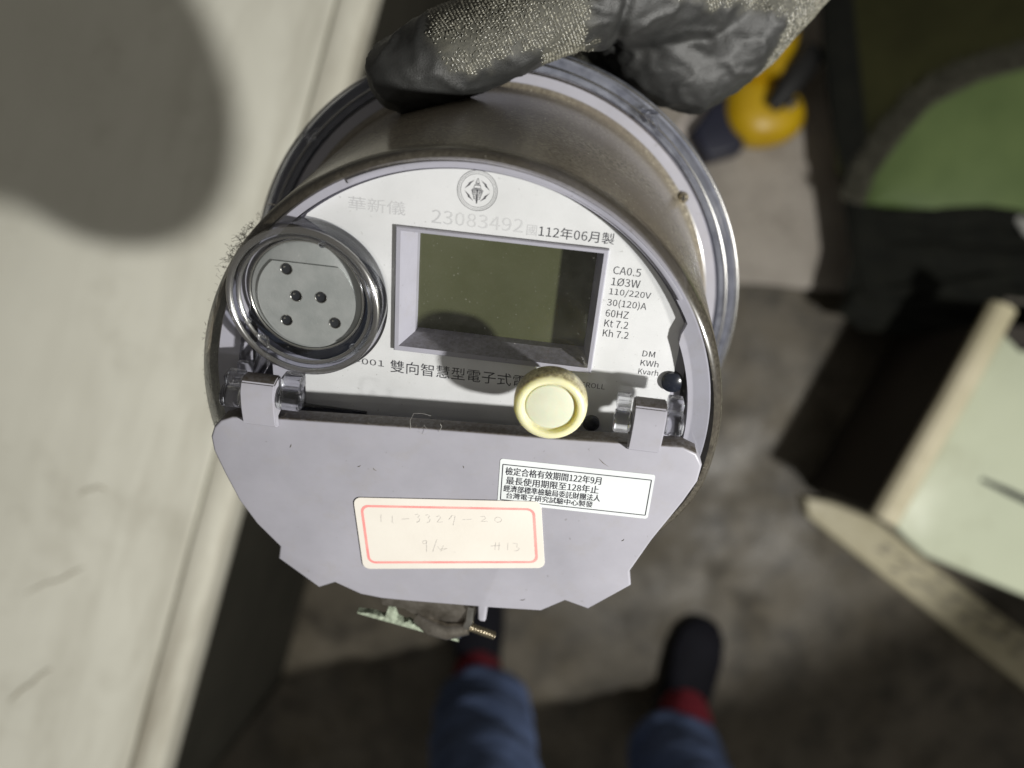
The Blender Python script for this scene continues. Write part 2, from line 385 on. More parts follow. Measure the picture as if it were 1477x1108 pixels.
# body: wider at the top, wrinkled
m = MB(); rows = []
top_out = [(.487, .72), (.500, .50), (.522, .35), (.534, .279), (.545, .19), (.528, .135), (.545, .09), (.60, .082), (.70, .075), (.83, .058), (1.25, .03), (1.25, .80)]
def resample(pts, n):
    L = [0]
    for i in range(len(pts)): L.append(L[-1] + (Vector(pts[(i + 1) % len(pts)]) - Vector(pts[i])).length)
    out = []
    for k in range(n):
        d = L[-1] * k / n
        for i in range(len(pts)):
            if L[i] <= d <= L[i + 1]:
                t = (d - L[i]) / max(L[i + 1] - L[i], 1e-9); a = Vector(pts[i]); b = Vector(pts[(i + 1) % len(pts)]); out.append(a.lerp(b, t)); break
    return out
ro = resample(top_out, 120); cxy = Vector((.92, .42)); nv = 12; V = []; F = []
for j in range(nv + 1):
    t = j / nv; z = .0126 + (BZ - .0126) * t
    for i, p in enumerate(ro):
        q = cxy + (p - cxy) * (.66 + .34 * t ** .8); wv = .012 * noise.noise(Vector((q.x * 14, q.y * 14, z * 10))) * (1 - abs(2 * t - 1) ** 4)
        dn = (q - cxy).normalized(); V.append((q.x + dn.x * wv, q.y + dn.y * wv, z))
n = len(ro)
for j in range(nv):
    for i in range(n): F.append((j * n + i, j * n + (i + 1) % n, (j + 1) * n + (i + 1) % n, (j + 1) * n + i))
F += [tuple(range(n))[::-1], tuple(range(nv * n, nv * n + n))]
m.add(V, F).make('bag_body', M['canvas'], bag, off=ob)
def drape(fn, nu, nvv, name, mat, th=.004):
    V = []; F = []
    for s_ in (0, 1):
        for j in range(nvv + 1):
            for i in range(nu + 1):
                x, y, z = fn(i / nu, j / nvv); V.append((x, y, z - s_ * th))
    K = (nu + 1) * (nvv + 1)
    for s_ in (0, 1):
        for j in range(nvv):
            for i in range(nu):
                a = s_ * K + j * (nu + 1) + i; q = (a, a + 1, a + nu + 2, a + nu + 1); F.append(q if s_ == 0 else q[::-1])
    rim = [i for i in range(nu)] ; 
    for i in range(nu): F.append((i, K + i, K + i + 1, i + 1)); a = nvv * (nu + 1) + i; F.append((a, a + 1, K + a + 1, K + a))
    for j in range(nvv):
        a = j * (nu + 1); b = a + nu + 1; F.append((a, b, K + b, K + a)); a += nu; b += nu; F.append((a, K + a, K + b, b))
    return MB().add(V, F).make(name, mat, bag, off=ob)
arcp = [(.557, .284), (.573, .329), (.618, .391), (.663, .441), (.741, .480), (.828, .503), (.96, .515), (1.15, .52)]
def along(pts, t):
    L = [0]
    for i in range(len(pts) - 1): L.append(L[-1] + (Vector(pts[i + 1]) - Vector(pts[i])).length)
    d = L[-1] * t
    for i in range(len(pts) - 1):
        if d <= L[i + 1] + 1e-9:
            u = (d - L[i]) / (L[i + 1] - L[i]); return Vector(pts[i]).lerp(Vector(pts[i + 1]), u)
    return Vector(pts[-1])
low = [(.585, .282), (.607, .281), (.72, .276), (.83, .268), (1.15, .25)]
def gp(u, v):
    a = along(arcp, u); b = along(low, u); p = b.lerp(a, v)
    return (p.x, p.y, BZ + .028 + .020 * math.sin(math.pi * v) + .006 * noise.noise(Vector((p.x * 8, p.y * 8, 0))))
drape(gp, 30, 14, 'vinyl_panel', M['green'], .012)
def lining(u, v):
    a = along([(.52, .30), (.505, .5), (.50, .71)], v); x = a.x + (1.22 - a.x) * u
    y = .335 + (.75 - .335) * v
    return (x, y, BZ + .006 + .008 * noise.noise(Vector((x * 6, y * 6, 3))) + .010 * v)
drape(lining, 24, 16, 'lining', M['olive'], .004)
def out(u, d):
    p = along(arcp, u); q = along(arcp, min(u + .01, 1)) - along(arcp, max(u - .01, 0)); q.normalize(); return p + Vector((-q.y, q.x)) * d
def tape(u, v):
    p = out(u, .002 + .034 * v); return (p.x, p.y, BZ + .031 - .008 * v)
drape(tape, 40, 3, 'edge_tape', M['fuzz'], .010)
fz = MB()
for i in range(5200):
    u = random.random() * .8; d = random.random() * .038; p = out(u, d); z = BZ + .029 - .2 * d
    t = Vector((random.gauss(-.003, .006), random.gauss(.005, .006), .014 + .03 * random.random()))
    b = Vector((p.x, p.y, z)); sdv = Vector((random.uniform(-1, 1), random.uniform(-1, 1), 0)) * .0009
    k = len(fz.v); fz.v += [tuple(b - sdv), tuple(b + sdv), tuple(b + t)]; fz.f.append((k, k + 1, k + 2))
fz.make('pile', M['fuzz'], bag, off=ob, smooth=False, kind='stuff')
MB().tube([(p.x, p.y, BZ + .034) for p in (out(i / 40 * .9, .0005) for i in range(41))], .0012, 6).make('stitching', M['fuzz'], bag, off=ob)
def trim(u, v):
    a = along([(.572, .10), (.556, .20), (.546, .28), (.520, .40), (.505, .55), (.497, .71)], u)
    return (a.x + .052 * v - .006, a.y + .01 * v, BZ + .010 + .014 * math.sin(math.pi * v) + .004 * noise.noise(Vector((u * 9, v * 2, 0))))
drape(trim, 40, 8, 'side_trim', M['canvas'], .006)
for k_, (y0, y1, z0, r) in enumerate(((.262, .235, .020, .020), (.205, .205, .014, .024), (.160, .185, .026, .013), (.125, .10, .016, .026), (.10, .07, .006, .02))):
    P = []; R = []
    for i in range(18):
        t = i / 17; x = .560 + .66 * t; P.append((x, y0 + (y1 - y0) * t + .014 * math.sin(6 * t + k_ * 2) + .010 * noise.noise(Vector((t * 7, k_ * 3, 0))), BZ + z0 - .010 + .022 * noise.noise(Vector((t * 5, k_ * 2, 4))))); R.append(r * (.45 + .55 * min(1, t * 5)) * (1 + .45 * noise.noise(Vector((t * 8, k_, 9)))))
    MB().tube(P, R, 12).make('canvas_fold', M['canvas'], bag, off=ob)
MB().tube([(.535, .112, BZ + .0), (.548, .128, BZ + .012), (.575, .118, BZ + .01), (.60, .10, BZ)], [.016, .026, .024, .012], 12).make('corner_tab', M['canvas'], bag, off=ob)
MB().tube([(.80, .262, BZ + .038), (.812, .244, BZ + .047), (.835, .236, BZ + .05), (.87, .236, BZ + .048), (.95, .24, BZ + .04)], [.006, .011, .012, .012, .01], 10).make('strap', M['strap'], bag, off=ob)
MB().tube([(.778, .132, BZ + .040), (.795, .131, BZ + .041), (.86, .125, BZ + .038)], [.0045, .004, .003], 8).make('zip_pull', M['steel'], bag, off=ob)

# ================================================================== yellow tool and made-up pale strip for a lit floor patch, on the slab
M['yellow'] = plain('yellow_plastic', (.62, .40, .010), (.52, .32, .008), scale=20, rough=.4, bs=80, bst=.15, bd=.001)
M['navy'] = plain('navy_rubber', (.010, .012, .028), (.014, .016, .036), scale=30, rough=.5)
M['black'] = plain('black_rubber', (.010, .010, .010), scale=30, rough=.6)
dz = .0122
dr = empty('power_drill', (.455, .52, dz), 'yellow and black power tool with navy base lying beside the tool bag', 'power tool')
od = (-.455, -.52, -dz)
prof = [(.001, .016), (.034, .012), (.060, .018), (.069, .035), (.070, .055), (.062, .075), (.044, .088), (.020, .093), (.001, .094)]
def squash(a, z): return 1 + .10 * math.cos(2 * a + .6) + .05 * math.cos(3 * a)
MB().lathe(prof, 40, (.468, .508, dz - .012), rf=squash).make('body', M['yellow'], dr, off=od)
MB().tube([(.468, .555, .07), (.486, .60, .062), (.498, .65, .055), (.506, .70, .05)], [.046, .038, .036, .03], 16).make('motor_housing', M['yellow'], dr, off=od)
MB().prism([(.335, .470), (.365, .418), (.430, .436), (.442, .478), (.405, .540), (.375, .528)], dz + .001, .062, .010, 3).make('battery', M['navy'], dr, off=od)
MB().tube([(.545, .60, .085), (.515, .560, .108), (.488, .525, .114), (.468, .498, .106)], [.026, .024, .022, .014], 14).make('grip', M['black'], dr, off=od)
MB().tube([(.520, .515, .088), (.508, .508, .102), (.500, .50, .094)], [.005, .007, .005], 8).make('switch', M['steel'], dr, off=od)
M['lit_strip'] = plain('lit_floor_pale', (.66, .60, .56), (.58, .53, .49), scale=30, rough=.8)  # pale colour stands in for light falling on the floor
sp = MB(); V = []; F = []
for s_ in (0, 1):
    for i in range(13):
        for j in range(4):
            t = i / 12; a = Vector((.330, .455)).lerp(Vector((.475, .60)), t); q = Vector((-.70, .71)) * (.012 + .020 * j / 3 * (1 + .4 * math.sin(t * 9)) )
            V.append((a.x + q.x, a.y + q.y, dz + .002 + .012 * abs(noise.noise(Vector((t * 6, j, 0)))) + .002 * (1 - s_)))
for i in range(12):
    for j in range(3):
        a = i * 4 + j; F += [(a, a + 4, a + 5, a + 1), (52 + a, 52 + a + 1, 52 + a + 5, 52 + a + 4)]
for i in range(12): F += [(i * 4, 52 + i * 4, 56 + i * 4, 4 + i * 4), (i * 4 + 3, i * 4 + 7, i * 4 + 59, i * 4 + 55)]
sp.add(V, F); ps = sp.make('lit_floor_strip', M['lit_strip'], None)  # made-up thin sheet, imitates a lit patch of floor
ps['label'] = 'made-up pale strip standing in for a lit patch of floor between glove and yellow tool'; ps['category'] = 'paper'

# ================================================================== person standing below the picture
M['denim'] = plain('blue_denim', (.105, .150, .285), (.070, .104, .205), scale=14, rough=.85, bs=300, bst=.4, bd=.001)
M['sock'] = plain('red_sock', (.22, .012, .026), (.16, .008, .02), scale=60, rough=.9, bs=500, bst=.4)
M['shoe'] = plain('dark_navy_shoe', (.003, .003, .006), (.005, .005, .009), scale=30, rough=.8, spec=.2)
M['sole'] = plain('black_sole', (.008, .008, .008), rough=.7)
per = empty('person', (.13, -.62, 0), 'person standing in blue jeans, red socks and dark shoes, lower legs seen from above', 'person')
op = (-.13, .62, 0)
def shoe(ax, ay, ang):
    d = Vector((math.sin(ang), math.cos(ang))); r = Vector((d.y, -d.x)); L = .285
    secs = [(0, .022, .060), (.03, .034, .075), (.09, .038, .082), (.14, .040, .085), (.18, .047, .070), (.22, .050, .055), (.255, .044, .046), (.277, .028, .036), (.285, .010, .026)]
    def build(name, z0f, z1f, grow, mat):
        V = []; F = []; k = 14
        for (t, wd, h) in secs:
            c = Vector((ax, ay)) + d * (t - .10); wd = wd + grow
            for i in range(k):
                a = 2 * math.pi * i / k; zc = (z0f(h) + z1f(h)) / 2; zh = (z1f(h) - z0f(h)) / 2
                ca, sa = math.cos(a), math.sin(a); ca = math.copysign(abs(ca) ** .7, ca); sa = math.copysign(abs(sa) ** .7, sa)
                q = c + r * (wd * ca); V.append((q.x, q.y, zc + zh * sa))
        for s in range(len(secs) - 1):
            for i in range(k): F.append((s * k + i, s * k + (i + 1) % k, (s + 1) * k + (i + 1) % k, (s + 1) * k + i))
        F += [tuple(range(k)), tuple(range((len(secs) - 1) * k, len(secs) * k))[::-1]]
        return MB().add(V, F).make(name, mat, per, off=op)
    s_ = build('shoe', lambda h: .012, lambda h: h, 0, M['shoe']); s2 = build('sole', lambda h: 0., lambda h: .024, .004, M['sole']); s2.parent = s_
LEGS = (((-.062, -.555), -.05, (-.052, -.578), (-.035, -.60), (-.01, -.64)), ((.315, -.625), .30, (.288, -.66), (.262, -.66), (.20, -.66)))
tr = []
for (ax, ay), ang, hem, knee, hip in LEGS:
    shoe(ax, ay, ang)
    MB().tube([(ax, ay, .04), (ax + .01 * math.sin(ang), ay + .02, .075), (ax, ay + .015, .11), (hem[0], hem[1] + .01, .19), (hem[0], hem[1], .26)], [.040, .046, .046, .042, .045], 20).make('sock', M['sock'], per, off=op)
# trousers: one mesh, two legs joined at the hips (waist just out of the picture)
bmv = MB()
for (ax, ay), ang, hem, knee, hip in LEGS:
    P = []; R = []; K = 26
    for i in range(K + 1):
        t = i / K; z = .125 + (.96 - .125) * t
        if z < .5: u = (z - .125) / .375; x = hem[0] * (1 - u) + knee[0] * u; y = hem[1] * (1 - u) + knee[1] * u
        else: u = (z - .5) / .46; x = knee[0] * (1 - u) + hip[0] * u; y = knee[1] * (1 - u) + hip[1] * u
        P.append((x, y, z)); R.append(.083 + .016 * max(0, (z - .3)) / .66 * 1.6 + .004 * math.sin(z * 55) * (1.2 - t))
    bmv.tube(P, R, 28)
bmv.tube([(-.05, -.65, .92), (.0, -.65, .93), (.10, -.655, .935), (.2, -.655, .93), (.25, -.655, .92)], [.08, .105, .11, .105, .08], 28)
me = raw(bmv.v, bmv.f, 1, op); tmp = bpy.data.objects.new('tmp', me); C.objects.link(tmp)
md = tmp.modifiers.new('r', 'REMESH'); md.mode = 'VOXEL'; md.voxel_size = .008
bpy.context.view_layer.update(); me2 = bpy.data.meshes.new_from_object(tmp.evaluated_get(bpy.context.evaluated_depsgraph_get())); bpy.data.objects.remove(tmp)
for co, nr, v in [(v.co.copy(), v.normal.copy(), v) for v in me2.vertices]:
    nz = noise.noise(co * 22 + Vector((0, 0, co.z * 18))); v.co = co + nr * .006 * nz
link('trousers', me2, M['denim'], per)

# ================================================================== THE METER  (local units mm, z towards the viewer, window front at 0)
R3 = Matrix(((0.991987564, 0.086080548, -0.092470599), (-0.119038557, 0.882019482, -0.455929222), (0.042314232, 0.463283685, 0.885199262)))
T3 = Vector((-17.10645, -10.26058, -237.35058)) * .001
ZB = 112.                                          # the meter's back plane lies 112 mm behind the window
mloc = R3 @ Vector((0, 0, -ZB * .001)) + T3 + Vector((0, 0, CAM_H))
met = empty('electric_meter', mloc, 'round lavender grey electricity meter with clear dusty cover held in front', 'meter', rot=R3.to_euler())
MO = (0, 0, ZB); MM = .001
def mk(mb, name, mat, parent=met, **kw): return mb.make(name, M[mat], parent, MM, MO, **kw)

# base and flange
mk(MB().lathe([(.01, -101.5), (88, -101.5), (88, -98.5), (91.4, -98.5), (91.6, -99.2), (91.6, -104), (90, -106), (84, -112), (.01, -112)], 128), 'base', 'lav_in')
mk(MB().lathe([(85.2, -98.3), (85.4, -95.8), (90.6, -95.8), (91.2, -97.2), (91.3, -98.3)], 128), 'base_ring', 'lav')
k_ = MB()
for (x, y) in ((-30, -25), (30, -25), (-30, 20), (30, 20)): k_ = MB().box(x - 1.2, x + 1.2, y - 9, y + 9, -134, -111.5, .5); mk(k_, 'contact_blade', 'steel')
mk(MB().lathe([(91.8, -103), (91.8, -98.6), (97.6, -98.4), (98.4, -99), (98.4, -104), (96, -105)], 128, closed=True), 'gasket', 'gasket')
# clear cover: side wall with rounded front shoulder and a flange
def crf(a, z):
    s = -math.sin(a); t = max(0, min(1, (s - .15) / .5)); t = t * t * (3 - 2 * t)
    u = max(0, min(1, (z + 88) / 60)); return 1 - .062 * t * u
prof = [(77.2, 0), (78.6, -.35), (79.6, -1.3), (80, -2.8), (80.3, -6), (81, -20), (82.2, -45), (83.4, -70), (84.4, -90), (84.8, -93.6), (85.6, -94.8), (87, -95.2)]
mk(MB().lathe(prof, 160, rf=crf), 'cover_wall', 'cover', angle=50)
fp = [(92.0, -95.0), (96.0, -94.4), (97.6, -93.2), (98.8, -93.2), (99.5, -94.2), (99.5, -101), (98.7, -102), (98.5, -97.2), (96.6, -96.8), (92.4, -96.9)]
mk(MB().lathe(fp, 160, closed=True), 'cover_flange', 'flange_sheen')
mk(MB().add([(77.2 * math.cos(2 * math.pi * i / 160) * crf(2 * math.pi * i / 160, 0), 77.2 * math.sin(2 * math.pi * i / 160) * crf(2 * math.pi * i / 160, 0), 0) for i in range(160)], [tuple(range(160))]), 'window', 'window', smooth=False)
for R_, z_ in ((94.6, -94.4), (98.9, -93.4)): mk(MB().torus(R_, .38, z_, n=160, m=8), 'flange_highlight_line', 'rim')  # thin glossy rings added to give the flange concentric highlight lines
# flange screws, clips and moulded marks
def small_screw(a, R, z=-94.8):
    x, y = R * math.cos(math.radians(a)), R * math.sin(math.radians(a)); s = MB().lathe([(.01, 1.5), (1.2, 1.4), (1.9, .8), (2.1, 0), (2.1, -1)], 18, (x, y, z))
    o = mk(s, 'screw', 'brass'); mk(MB().box(x - 1.3, x + 1.3, y - .25, y + .25, z + 1.42, z + 1.75), 'slot', 'hole', o, smooth=False); mk(MB().box(x - .25, x + .25, y - 1.3, y + 1.3, z + 1.43, z + 1.77), 'slot', 'hole', o, smooth=False)
small_screw(37, 87.0); small_screw(208, 87); small_screw(287, 87)
for a in (56, 140, 300, 232):
    c_, s_ = math.cos(math.radians(a)), math.sin(math.radians(a)); V = MB()
    V.tube([((94 + 4.5 * t) * c_ - 3 * s_ * math.sin(3 * t), (94 + 4.5 * t) * s_ + 3 * c_ * math.sin(3 * t), -92.6 - .4 * t) for t in (0, .25, .5, .75, 1)], [.6, .9, .7, .9, .5], 8)
    V.tube([(94.5 * c_ + 4 * s_, 94.5 * s_ - 4 * c_, -92.8), (96 * c_, 96 * s_, -92.3), (95 * c_ - 4 * s_, 95 * s_ + 4 * c_, -92.8)], [.5, .9, .5], 8)
    mk(V, 'clip', 'glass')

# inner housing: shell, front ring with a raised tab, floor with a groove at the right
mk(MB().lathe([(.01, -24), (70, -24), (70, -23), (76.2, -23), (76.8, -60), (78, -96)], 96), 'housing', 'lav_in')
def ring(outer, inner, z0, z1):
    m = MB(); n = len(outer); V = []
    for q, z in ((outer, z0), (outer, z1 - .5), ([(x * .994, y * .994) for x, y in outer], z1), (inner, z1), (inner, z0)): V += [(x, y, z) for x, y in q]
    F = []
    for l in range(4):
        for i in range(n): F.append((l * n + i, l * n + (i + 1) % n, (l + 1) * n + (i + 1) % n, (l + 1) * n + i))
    return m.add(V, F)
NA = 180; outer = []; inner = []
for i in range(NA):
    a = 360 * i / NA; t = max(0, min(1, (a - 27) / 3)) * max(0, min(1, (152 - a) / 3)); ri = 70.2 + (74.3 - 70.2) * t
    k = crf(math.radians(a), 0); outer.append((77.0 * math.cos(math.radians(a)) * k, 77.0 * math.sin(math.radians(a)) * k)); inner.append((ri * math.cos(math.radians(a)) * k, ri * math.sin(math.radians(a)) * k))
mk(ring(outer, inner, -23, -5.2), 'housing_ring', 'lav_in')
to = arc(0, 0, 76.2, 36, 117, 60); ti = arc(0, 0, 74.9, 117, 36, 60)
mk(MB().prism(to + ti, -5.3, -4.3, .2), 'ring_tab', 'lav_in')
hole_l = [(-20.6, 17.7), (38.4, 17.7), (38.4, 55.0), (-20.6, 55.0)]
def arcR(a0, a1, R, n): return arc(0, 0, R, a0, a1, n)
fl = [(67.0, -13), (67.0, 31.5)] + arcR(28, 150, 73.9, 60) + [(-64.5, 34), (-64.5, 10), (-60.5, 6), (-60.5, -13)]
fm = sheet(fl, [hole_l], -8.9); fo = mk(fm, 'housing_floor', 'lav_in', smooth=False)
sd = fo.modifiers.new('thick', 'SOLIDIFY'); sd.thickness = .003; sd.offset = -1
# side pieces seen at the right of the nameplate
mk(MB().box(66.2, 69.6, -12, 8, -22, -14, .4), 'housing_rib', 'lav_in')
for (x, y, r) in ((63.8, 17.0, 3.2), (41.6, -.6, 2.6)):
    mk(MB().lathe([(.01, -6.2), (r * .7, -6.3), (r, -7.0), (r, -9)], 28, (x, y, 0)), 'push_button', 'darkblue')
mk(MB().prism([(-58, -10.5), (-30, -9.8), (-30, -6.6), (-58, -6.2)], -8.8, -7.4, .2), 'slot', 'darkblue', smooth=False)
mk(MB().prism([(-30, -12.2), (-8, -12.2), (-8, -9.6), (-30, -9.6)], -8.8, -7.5, .2), 'slot', 'darkblue', smooth=False)
# nameplate
pl = [(63.9, -13.5), (63.9, 35.6)] + arcR(29.2, 130, 73.4, 64) + arc(-48, 30, 24.4, 91, -86, 40) + [(-49.9, 4.6), (-49.9, -13.5)]
npl = mk(sheet(pl, [hole_l], -8.2), 'nameplate', 'plate', smooth=False)
sd = npl.modifiers.new('thick', 'SOLIDIFY'); sd.thickness = .0005; sd.offset = -1
ZP = -8.16
# lettering
try: FONT = bpy.data.fonts.load(bpy.utils.resource_path('LOCAL') + '/datafiles/fonts/Noto Sans CJK Regular.woff2')   # ships with Blender
except Exception: FONT = None
def text_mesh(body, x, y, width=None, height=None, rot=0., z=ZP, shear=0., bold=0., align=0.):
    c = bpy.data.curves.new('t', 'FONT'); c.body = body; c.offset = bold; c.resolution_u = 2; c.fill_mode = 'BOTH'
    if FONT: c.font = FONT
    o = bpy.data.objects.new('t', c); C.objects.link(o); bpy.context.view_layer.update()
    me = bpy.data.meshes.new_from_object(o.evaluated_get(bpy.context.evaluated_depsgraph_get())); bpy.data.objects.remove(o)
    xs = [v.co.x for v in me.vertices]; ys = [v.co.y for v in me.vertices]
    x0, x1, y0, y1 = min(xs), max(xs), min(ys), max(ys)
    sx = width / (x1 - x0) if width else None; sy = height / (y1 - y0) if height else None
    sx = sx or sy; sy = sy or sx
    cr, sr = math.cos(math.radians(rot)), math.sin(math.radians(rot)); V = []
    for v in me.vertices:
        px = (v.co.x - x0) * sx; py = (v.co.y - (y0 + y1) / 2) * sy; V.append((x + px * cr - py * sr, y + px * sr + py * cr, z))
    F = [tuple(p.vertices) for p in me.polygons]; bpy.data.meshes.remove(me)
    return V, F
def lettering(items, mat, parent, **kw):
    for it in items:
        m = MB(); m.add(*text_mesh(*it[:3], **{**kw, **(it[3] if len(it) > 3 else {})})); mk(m, 'lettering', mat, parent, smooth=False)
lettering([('CA0.5', 41.2, 49.7, dict(width=7.9, height=2.35)), ('1Ø3W', 41.2, 46.3, dict(width=8.2, height=2.5)), ('110/220V', 41.0, 43.1, dict(width=12.0, height=2.4)),
           ('30(120)A', 40.9, 39.7, dict(width=11.4, height=2.75)), ('60HZ', 40.9, 36.5, dict(width=6.7, height=2.3)), ('Kt 7.2', 41.0, 33.3, dict(width=7.0, height=2.3)), ('Kh 7.2', 41.0, 30.2, dict(width=7.6, height=2.4)),
           ('DM', 53.6, 25.0, dict(width=3.7, height=1.9)), ('KWh', 53.5, 22.0, dict(width=5.4, height=2.0)), ('Kvarh', 53.3, 19.1, dict(width=6.0, height=2.0)),
           ('SCROLL', 35.2, 12.3, dict(width=8.9, height=1.75)),
           ('-001', -33.2, 11.2, dict(width=8.6, height=2.1)), ('雙向智慧型電子式電表', -22.6, 10.8, dict(width=47.5, height=4.3)),
           ('112年06月製', 19.0, 58.6, dict(width=21.2, height=3.3))], 'ink', npl)
lettering([('23083492', -11.4, 59.4, dict(width=26.0, height=3.9)), ('華新儀', -35.3, 60.6, dict(width=16.4, height=3.9)), ('國', 15.6, 58.5, dict(width=2.9, height=3.0))], 'ink_faint', npl)
# round emblem
em = MB(); ex, ey = .95, 67.9
for r, wd in ((5.55, .14), (5.10, .08), (4.62, .11)):
    A = arc(ex, ey, r, 0, 360, 72); em.ribbon(A, wd, ZP)
def es(pts, wd=.26): em.ribbon([(ex + p[0], ey + p[1]) for p in pts], wd, ZP)
es([(-.50, 2.05), (.02, 3.45), (.50, 2.05), (-.55, 2.12)], .20); es([(-.42, 1.95), (.48, 1.95)], .22)
es([(-.70, 1.55), (.70, 1.55), (1.02, .62), (-1.10, .62), (-.70, 1.55)], .26)
es([(-1.45, .30), (1.45, .30)], .18); es([(-1.62, -.10), (-1.62, .02), (1.62, .02), (1.62, -.10)], .2); es([(0, .3), (0, -3.55)], .36)
for s_ in (-1, 1):
    es([(s_ * .45, -.35), (s_ * 1.25, -.35)], .2); es([(s_ * .55, -.35), (s_ * .5, -.95)], .18); es([(s_ * 1.4, .0), (s_ * 1.22, -1.1)], .2); es([(s_ * .9, -.4), (s_ * .85, -1.0)], .16)
    es([(s_ * .05, -1.25), (s_ * 1.1, -1.25), (s_ * .80, -2.30), (s_ * .05, -2.30)], .22); es([(s_ * .1, -1.78), (s_ * .9, -1.78)], .18)
    es([(s_ * .1, -2.75), (s_ * .42, -2.75)], .16)
def bolt(sx, sy):
    P = [(.85, 2.95), (2.10, 1.62), (1.95, 1.50), (3.55, .25), (2.42, 1.72), (2.58, 1.86)]
    q = [(ex + sx * p[0], ey + sy * p[1], ZP) for p in P]; em.add(q, [(0, 1, 5), (1, 4, 5), (1, 2, 4), (2, 3, 4)])
for sx in (-1, 1):
    for sy in (-1, 1): bolt(sx, sy)
mk(em, 'emblem', 'ink', npl, smooth=False)
# display: lavender bezel with sloping inner walls and the dark screen
bz = MB(); loops = [[(-21.4, 16.9), (39.2, 16.9), (39.2, 55.8), (-21.4, 55.8)]]
def rect(x0, x1, y0, y1, z): return [(x0, y0, z), (x1, y0, z), (x1, y1, z), (x0, y1, z)]
L = [rect(-21.4, 39.2, 16.9, 55.8, -9.2), rect(-21.4, 39.2, 16.9, 55.8, -7.2), rect(-21.1, 38.9, 17.2, 55.5, -6.9), rect(-19.9, 37.9, 18.6, 54.6, -6.9), rect(-16.4, 36.6, 20.6, 53.6, -14.5), rect(-16.2, 36.4, 20.8, 53.4, -18)]
V = [p for l in L for p in l]; F = []
for l in range(len(L) - 1):
    for i in range(4): F.append((l * 4 + i, l * 4 + (i + 1) % 4, (l + 1) * 4 + (i + 1) % 4, (l + 1) * 4 + i))
bo = mk(bz.add(V, F), 'display_bezel', 'lav_in', smooth=False)
mk(MB().box(-16.3, 36.5, 20.7, 53.5, -18.6, -17.4), 'display_screen', 'lcd', bo, smooth=False)
# optical port: clear collar rings, dark groove, zinc disc with a D shaped plate and five eyelets
PC = (-46.0, 32.6)
cr = MB().torus(21.6, 1.0, 2.0, PC); mk(cr, 'port_ring', 'rim')
mk(MB().lathe([(19.6, 1.4), (20.6, 2.0), (22.3, 1.4), (22.6, .2), (22.6, -7.0), (21.6, -7.0), (21.0, -1)], 96, PC + (0,), closed=True), 'port_collar', 'thin')
mk(MB().torus(19.4, .7, .6, (PC[0] - .1, PC[1] + .1)), 'port_ring', 'rim'); mk(MB().torus(16.95, .35, -3.0, (-46.6, 32.9)), 'disc_edge', 'chrome')
mk(MB().lathe([(22.2, -7.4), (17.0, -7.2), (16.9, -3.6)], 72, PC + (0,)), 'port_groove', 'darkblue')
DC = (-46.6, 32.9)
disc = mk(MB().lathe([(.01, -3.0), (16.0, -3.0), (16.5, -3.3), (16.7, -4.2), (16.7, -7.2)], 72, DC + (0,)), 'port_disc', 'zinc')
a_ = math.degrees(math.asin(11.0 / 14.6))
HOLES = [(-51.9, 41.0), (-49.4, 33.0), (-42.0, 33.4), (-52.6, 24.9), (-38.0, 25.8)]
def circ(x, y, r, n=20): return arc(x, y, r, 0, 360 - 360 / n, n - 1)
dp = sheet(arc(DC[0] + .2, DC[1] - .8, 14.6, 180 - a_, 360 + a_, 60), [circ(x, y, 1.75) for x, y in HOLES], -2.2)
po = mk(dp, 'disc_plate', 'zinc', disc, smooth=False); sd = po.modifiers.new('thick', 'SOLIDIFY'); sd.thickness = .0008; sd.offset = -1
for x, y in HOLES:
    mk(MB().lathe([(1.85, -2.18), (1.72, -2.02), (1.58, -2.15), (1.55, -2.6)], 24, (x, y, 0)), 'eyelet', 'chrome', disc)
    mk(MB().lathe([(.01, -2.75), (1.6, -2.62)], 20, (x, y, 0)), 'hole', 'pit', disc); mk(MB().lathe([(.01, -2.3), (.3, -2.36), (.42, -2.6)], 12, (x - .75, y + .5, 0)), 'diode', 'chrome', disc)
for a in (72, 205, 318):
    x, y = PC[0] + 19.0 * math.cos(math.radians(a)), PC[1] + 19.0 * math.sin(math.radians(a))
    mk(MB().lathe([(.01, 1.9), (.8, 1.6), (1.1, .8), (1.0, 0)], 16, (x, y, 0)), 'locking_pip', 'glass')
# yellow push knob
KC = (28.0, 14.6, 0)
kn = mk(MB().lathe([(.01, 12.4), (7.2, 12.4), (7.5, 12.7), (7.6, 13.4), (8.0, 13.9), (8.6, 14.05), (9.5, 13.8), (10.1, 13.1), (10.4, 12), (10.55, 10), (10.45, 7.6), (9.9, 6.8), (4.2, 6.6), (4.0, -.3), (.01, -.4)], 72, KC), 'push_knob', 'knob')
mk(MB().lathe([(.01, 12.95), (6.3, 12.9), (6.8, 12.7), (6.95, 12.2)], 48, KC), 'knob_disc', 'knob_face', kn)
# flap over the terminals
FL = [(-67.8, -5.2), (-71.7, -7.0), (-74.1, -9.8), (-75.4, -13.5), (-75.0, -18.6), (-72.1, -27.1), (-68.2, -37.0), (-63.0, -45.6), (-55.7, -53.9), (-56.5, -59.2), (-42.8, -69.8), (-37.2, -66.6), (-28.3, -70.4), (-21.1, -71.0), (-11.4, -70.6), (12.1, -69.0), (12.4, -74.6), (13.2, -75.5), (15.0, -75.5), (15.3, -74.6), (15.2, -68.8), (33.5, -67.1), (41.0, -61.2), (49.0, -63.5), (61.4, -51.0), (60.1, -45.4), (64.9, -31.8), (71.7, -16.0), (74.6, -7.9), (74.8, -2.1), (72.5, 1.7), (68.1, 3.5), (30.6, 1.0), (-11.0, -1.1), (-53.7, -3.9)]
flap = mk(MB().prism(FL[::-1], 1.2, 7.0, .8, 3), 'terminal_flap', 'lav')
